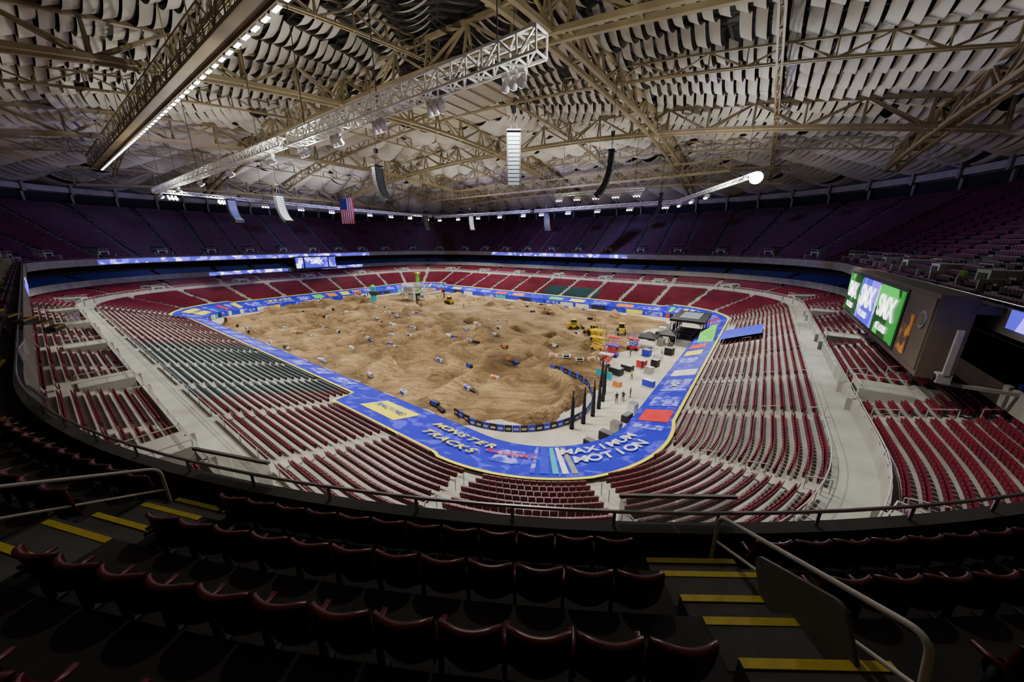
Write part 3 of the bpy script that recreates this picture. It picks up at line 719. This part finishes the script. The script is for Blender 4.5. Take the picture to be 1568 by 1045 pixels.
# speakers
def linearr(wx,wy,zt,n,curve,face,m,bw=1.2,bh=.42):
    mb=MB(False); a=0; p=np.array([wx,wy,zt],float); f=np.array([face[0],face[1],0.0]); f/=np.linalg.norm(f); sd=np.array([-f[1],f[0],0])
    mb.obox(p+np.array([0,0,.25]),sd,f,(0,0,1),bw,.9,.15,BLACK)
    for c in (-.4,.4): mb.beam(p+sd*c+np.array([0,0,.3]),p+np.array([0,0,2.2]),.04,BLACK)
    mb.obox(p+np.array([0,0,2.4]),sd,f,(0,0,1),.5,.5,.6,BLACK)
    mb.beam(p+np.array([0,0,2.2]),p+np.array([0,0,12]),.05,BLACK)
    for i in range(n):
        an=curve*(i/n)**1.6; ez=np.array([f[0]*math.sin(an),f[1]*math.sin(an),math.cos(an)]); ey=np.cross(ez,sd)
        p=p-ez*bh/2; mb.obox(p,sd,ey,ez,bw,.7,bh*.94,SPK); 
        for s_ in (-1,1): mb.obox(p+ey*s_*.36,sd,ey,ez,bw*.8,.05,bh*.8,m)
        p=p-ez*bh/2
    return mb.obj('line_array_speaker')
linearr(0.2,44,34,13,.15,(0,-1),SPKW,1.6,.42)
linearr(-21.5,60,33.5,14,1.0,(-.8,.4),SPKW,1.7); linearr(14.3,54.5,34.4,14,-.9,(-.8,.3),SPK,1.7,.45)
linearr(34,84,32.5,14,-1.0,(-.8,.3),SPK,1.9,.5); linearr(-52,82,32,14,1.2,(-.8,.4),SPKW,1.9,.46); linearr(-66,86,31.5,12,1.3,(-.8,.4),SPKW,1.9,.46)
linearr(-33,138,32,10,.6,(-.6,.6),SPKW,2,.55); linearr(-16,140,32,10,.5,(-.6,.6),SPK,2,.55); linearr(12,125,31.5,10,-.4,(.6,.6),SPK,2,.55)
# flag
mb=MB(False); fx,fy=-52,115
FR=mat('flag_red',(.5,.02,.03)); FW=mat('flag_white',(.6,.6,.6)); FB=mat('flag_blue',(.02,.03,.2))
for i in range(13): mb.box((fx-2.1+.33*i,fy,31.5),(.33,.05,7.5),FR if i%2==0 else FW)
mb.box((fx-1,fy-.04,33.6),(2.2,.05,3.2),FB)
mb.beam((fx-2.4,fy,35.4),(fx+2.2,fy,35.4),.12,STEEL); mb.beam((fx,fy,35.4),(fx,fy,46),.05,STEEL); mb.obj('hanging_flag')
# ---------------- foreground high-detail seats
def surf(fn,nu,nv):
    V=[fn(i/(nu-1),j/(nv-1)) for j in range(nv) for i in range(nu)]
    F=[(j*nu+i,j*nu+i+1,(j+1)*nu+i+1,(j+1)*nu+i) for j in range(nv-1) for i in range(nu-1)]
    return V,F
PVs=[];PFs=[]
def addp(V,F):
    o=len(PVs); PVs.extend(V); PFs.extend([tuple(k+o for k in f) for f in F])
def shell(u,v,dy):
    e=2*u-1; w=.25*(1-.06*(1-v)); top=.035*abs(e)**5*v**4
    return (w*e*(1-.05*v**6*abs(e)**4), -.09*e*e+ .07*v-.03+dy+ .02*math.sin(pi*v), .30+.52*v-top)
V_,F_=surf(lambda u,v:shell(u,v,0),11,8); addp(V_,F_)
V_,F_=surf(lambda u,v:shell(u,v,-.03),11,8); addp(V_,F_)
def rim(u,v):
    x,y,z=shell(u,1,0); q=v*2*pi; return (x*1.02,y-.012+.030*math.cos(q),z+.014*math.sin(q))
V_,F_=surf(rim,11,7); addp(V_,F_)
for side in (0,1):
    def srim(u,v,side=side):
        x,y,z=shell(side,u,0); q=v*2*pi; return (x+(.012*math.sin(q)),y-.012+.024*math.cos(q),z)
    V_,F_=surf(srim,8,7); addp(V_,F_)
def pan(u,v,d):
    e=2*u-1; return (.205*e*(1-.15*abs(e)**3*v**4),-.14-.05*math.sin(pi*v)-.03*e*e+d+.02*v,.34+.24*v-.03*abs(e)**4*v)
V_,F_=surf(lambda u,v:pan(u,v,0),9,6); addp(V_,F_)
V_,F_=surf(lambda u,v:pan(u,v,.05),9,6); addp(V_,F_)
addp([pan(i/8,1,0) for i in range(9)]+[pan(i/8,1,.05) for i in range(9)],[(i,i+1,i+10,i+9) for i in range(8)])
def hx(c,s): 
    addp(hexs(c,s),HQ)
hx((.265,-.13,.56),(.045,.26,.03)); nplas2=len(PFs)
hx((.265,-.1,.3),(.03,.06,.54)); hx((.265,-.1,.02),(.06,.2,.03)); hx((.265,-.02,.5),(.02,.12,.04))
proto=(np.array(PVs),np.array(PFs)); 
MI=np.array([0]*nplas2+[1]*(len(PFs)-nplas2))
rowsn=[(*dk(.85+.93*i+(.05 if i>=2 else 0)),zdk(i)) for i in range(6)]
o=seats('spectator_seat_rows',rowsn,.535,AU,lambda ri,t,x,y:np.zeros(len(t),int),[SEATN,BLACK],skip=lambda ri,t,x,y:(t<=tlo)|(t>=thi),proto=proto,smooth=True,gap=.9)
n=len(o.data.polygons)//len(PFs); o.data.polygons.foreach_set('material_index',np.tile(MI,n).astype(np.int32))
# deck aisle stairs
def pol(r,phi,z): return np.array([K[0]+r*math.sin(phi),K[1]-r*math.cos(phi),z])
mb=MB(False)
for ph in AISN:
    er=np.array([math.sin(ph),-math.cos(ph),0]); et=np.array([math.cos(ph),math.sin(ph),0])
    for i in range(0,9):
        ro=34+1.02+.93*i; z=zdk(i); rise=zdk(i+1)-z
        c=pol(ro-.21,ph,z+rise/4); mb.obox(c,et,er,(0,0,1),1.25,.42,rise/2,COND)
        c=pol(ro+.2,ph,z+rise+.003); mb.obox(c,et,er,(0,0,1),1.25,.5,.006,COND)
        for rr_,zz in ((ro-.42,z+rise/2),(ro,z+rise)):
            c=pol(rr_+.035,ph,zz+.008); mb.obox(c,et,er,(0,0,1),1.25,.075,.012,YEL)
            c=pol(rr_-.006,ph,zz-.03); mb.obox(c,et,er,(0,0,1),1.25,.01,.06,YEL)
mb.obj('deck_aisle_stairs')
# glass panels at aisle ends
mb=MB(False)
for ph in AISN:
    et=np.array([math.cos(ph),math.sin(ph),0]); er=np.array([math.sin(ph),-math.cos(ph),0])
    for s_ in (-.45,.45):
        c=pol(34.05,ph+s_/34,17.95); mb.obox(c,et,er,(0,0,1),.86,.02,.5,GLASS); c[2]=18.22; mb.obox(c,et,er,(0,0,1),.9,.05,.05,STEEL)
mb.obj('aisle_end_glass_barrier')
# handrails
def pipe(name,pts,r,m,parent=None):
    c=bpy.data.curves.new(name,'CURVE'); c.dimensions='3D'; c.bevel_depth=r; c.bevel_resolution=4
    s=c.splines.new('POLY'); 
    P=[Vector(p) for p in pts]; Q=[P[0]]
    for i in range(1,len(P)-1):
        a=(P[i-1]-P[i]);b=(P[i+1]-P[i]); rr=min(.16,a.length*.4,b.length*.4); a=P[i]+a.normalized()*rr;b=P[i]+b.normalized()*rr
        for k in range(7):
            f=k/6; Q.append((a*(1-f)**2+P[i]*2*f*(1-f)+b*f*f))
    Q.append(P[-1]); s.points.add(len(Q)-1)
    for k,p in enumerate(Q): s.points[k].co=(*p,1)
    c.materials.append(m); o=bpy.data.objects.new(name,c); sc.collection.objects.link(o)
    if parent: o.parent=parent
    return o
BR2=mat('panel_grey_brown',(.14,.135,.105),rough=.5)
def handrail(ph,r0,r1,panel):
    E=empty('aisle_handrail'); z0=17.35; sl=.515/.93
    def zf(r): return 17.35+max(0,(r-34.8))*sl
    rm=(r0+r1)/2
    pipe('top_rail',[pol(r0,ph,zf(r0)-.0),pol(r0,ph,zf(r0)+.93),pol(r1,ph,zf(r1)+.93),pol(r1+.12,ph,zf(r1)+.0)],.026,RAILP,E)
    pipe('mid_rail',[pol(r0,ph,zf(r0)+.5),pol(r1+.06,ph,zf(r1)+.5)],.02,RAILP,E)
    if panel:
        mb=MB(False); et=np.array([math.cos(ph),math.sin(ph),0]); er=np.array([math.sin(ph),-math.cos(ph),sl]); er/=np.linalg.norm(er); n=np.cross(et,er)
        rc=35.95; c=pol(rc,ph-.0025,zf(rc)+.52); pts=[]
        for (cx,cy) in ((.45,.2),(-.45,.2),(-.45,-.2),(.45,-.2)):
            a0={(.45,.2):0,(-.45,.2):90,(-.45,-.2):180,(.45,-.2):270}[(cx,cy)]
            for k in range(6):
                q=math.radians(a0+18*k); pts.append((cx+.11*math.cos(q),cy+.11*math.sin(q)))
        F1=[c+er*x+n*y+et*.02 for x,y in pts];F2=[c+er*x+n*y-et*.02 for x,y in pts]; m_=len(pts)
        mb.add(F1+F2,[tuple(range(m_)),tuple(range(m_,2*m_))[::-1]]+[(i,(i+1)%m_,m_+(i+1)%m_,m_+i) for i in range(m_)],BR2)
        mb.obj('folding_panel',E)
handrail(-.008,34.5,36.75,True); handrail(-.27,34.7,37.2,False); handrail(.235,34.7,37.2,False); handrail(-.5,34.7,37.2,False)
# ---------------- lights
def spot(loc,tgt,P,ang,col=(1,.96,.90),rad=.5,blend=.3,name='arena_floodlight'):
    l=bpy.data.lights.new(name,'SPOT'); l.energy=P; l.spot_size=math.radians(ang); l.spot_blend=blend; l.color=col; l.shadow_soft_size=rad
    o=bpy.data.objects.new(name,l); sc.collection.objects.link(o); o.location=loc; d=Vector(tgt)-Vector(loc); o.rotation_euler=d.to_track_quat('-Z','Y').to_euler()
for a,k in ((-48,.75),(-16,.65),(16,1.0),(46,1.35)):
    for b,k2 in ((-34,.7),(34,1.35)):
        p=W(a,b,36.5); spot(p,p-Vector((0,0,10)),60000*k*k2,118,rad=.4,blend=.2)
for a,b,kk in ((-62,-38,1),(-66,14,1.9),(0,-42,1),(48,-42,1),(-35,-42,1)):
    p=W(a,b,36); spot(p,p-Vector((0,0,10)),29000*kk,106,rad=.4,blend=.2)
for a,b,kk in ((-60,-40,.55),(-20,-42,.8),(25,-42,.9),(-60,20,1),(-20,35,1),(30,35,1),(70,0,1),(0,0,1)):
    p=W(a,b,32.2); spot(p,p+Vector((0,0,10)),12500*kk,172,(1,.97,.89),rad=.6,blend=.15,name='roof_fill')  # added fill spots that brighten roof and rig from below
for a,b,ta,tb in ((30,0,100,-20),(30,0,100,30),(0,20,-10,90),(0,20,50,90),(0,20,-60,85),(-20,0,-100,30),(20,-20,80,-70)):
    spot(W(a,b,34),W(ta,tb,26),40000,70,(.36,.35,1),rad=.6,blend=.6,name='blue_wash_light')
spot(W(-58,-47,38.5),W(-71,-66,18),4200,75,(1,.9,.8),rad=.4,blend=.6,name='foreground_fill')  # added fill spot that lifts the near seat rows
w=bpy.data.worlds.new('world'); sc.world=w; w.use_nodes=True; w.node_tree.nodes['Background'].inputs[0].default_value=(.01,.01,.012,1)
# camera
c=bpy.data.cameras.new('camera'); c.lens=12.0; c.sensor_width=36; c.clip_start=.05; c.clip_end=1000
co=bpy.data.objects.new('camera',c); sc.collection.objects.link(co); co.location=(0,0,22); co.rotation_euler=(math.radians(90-16.1),0,0); sc.camera=co
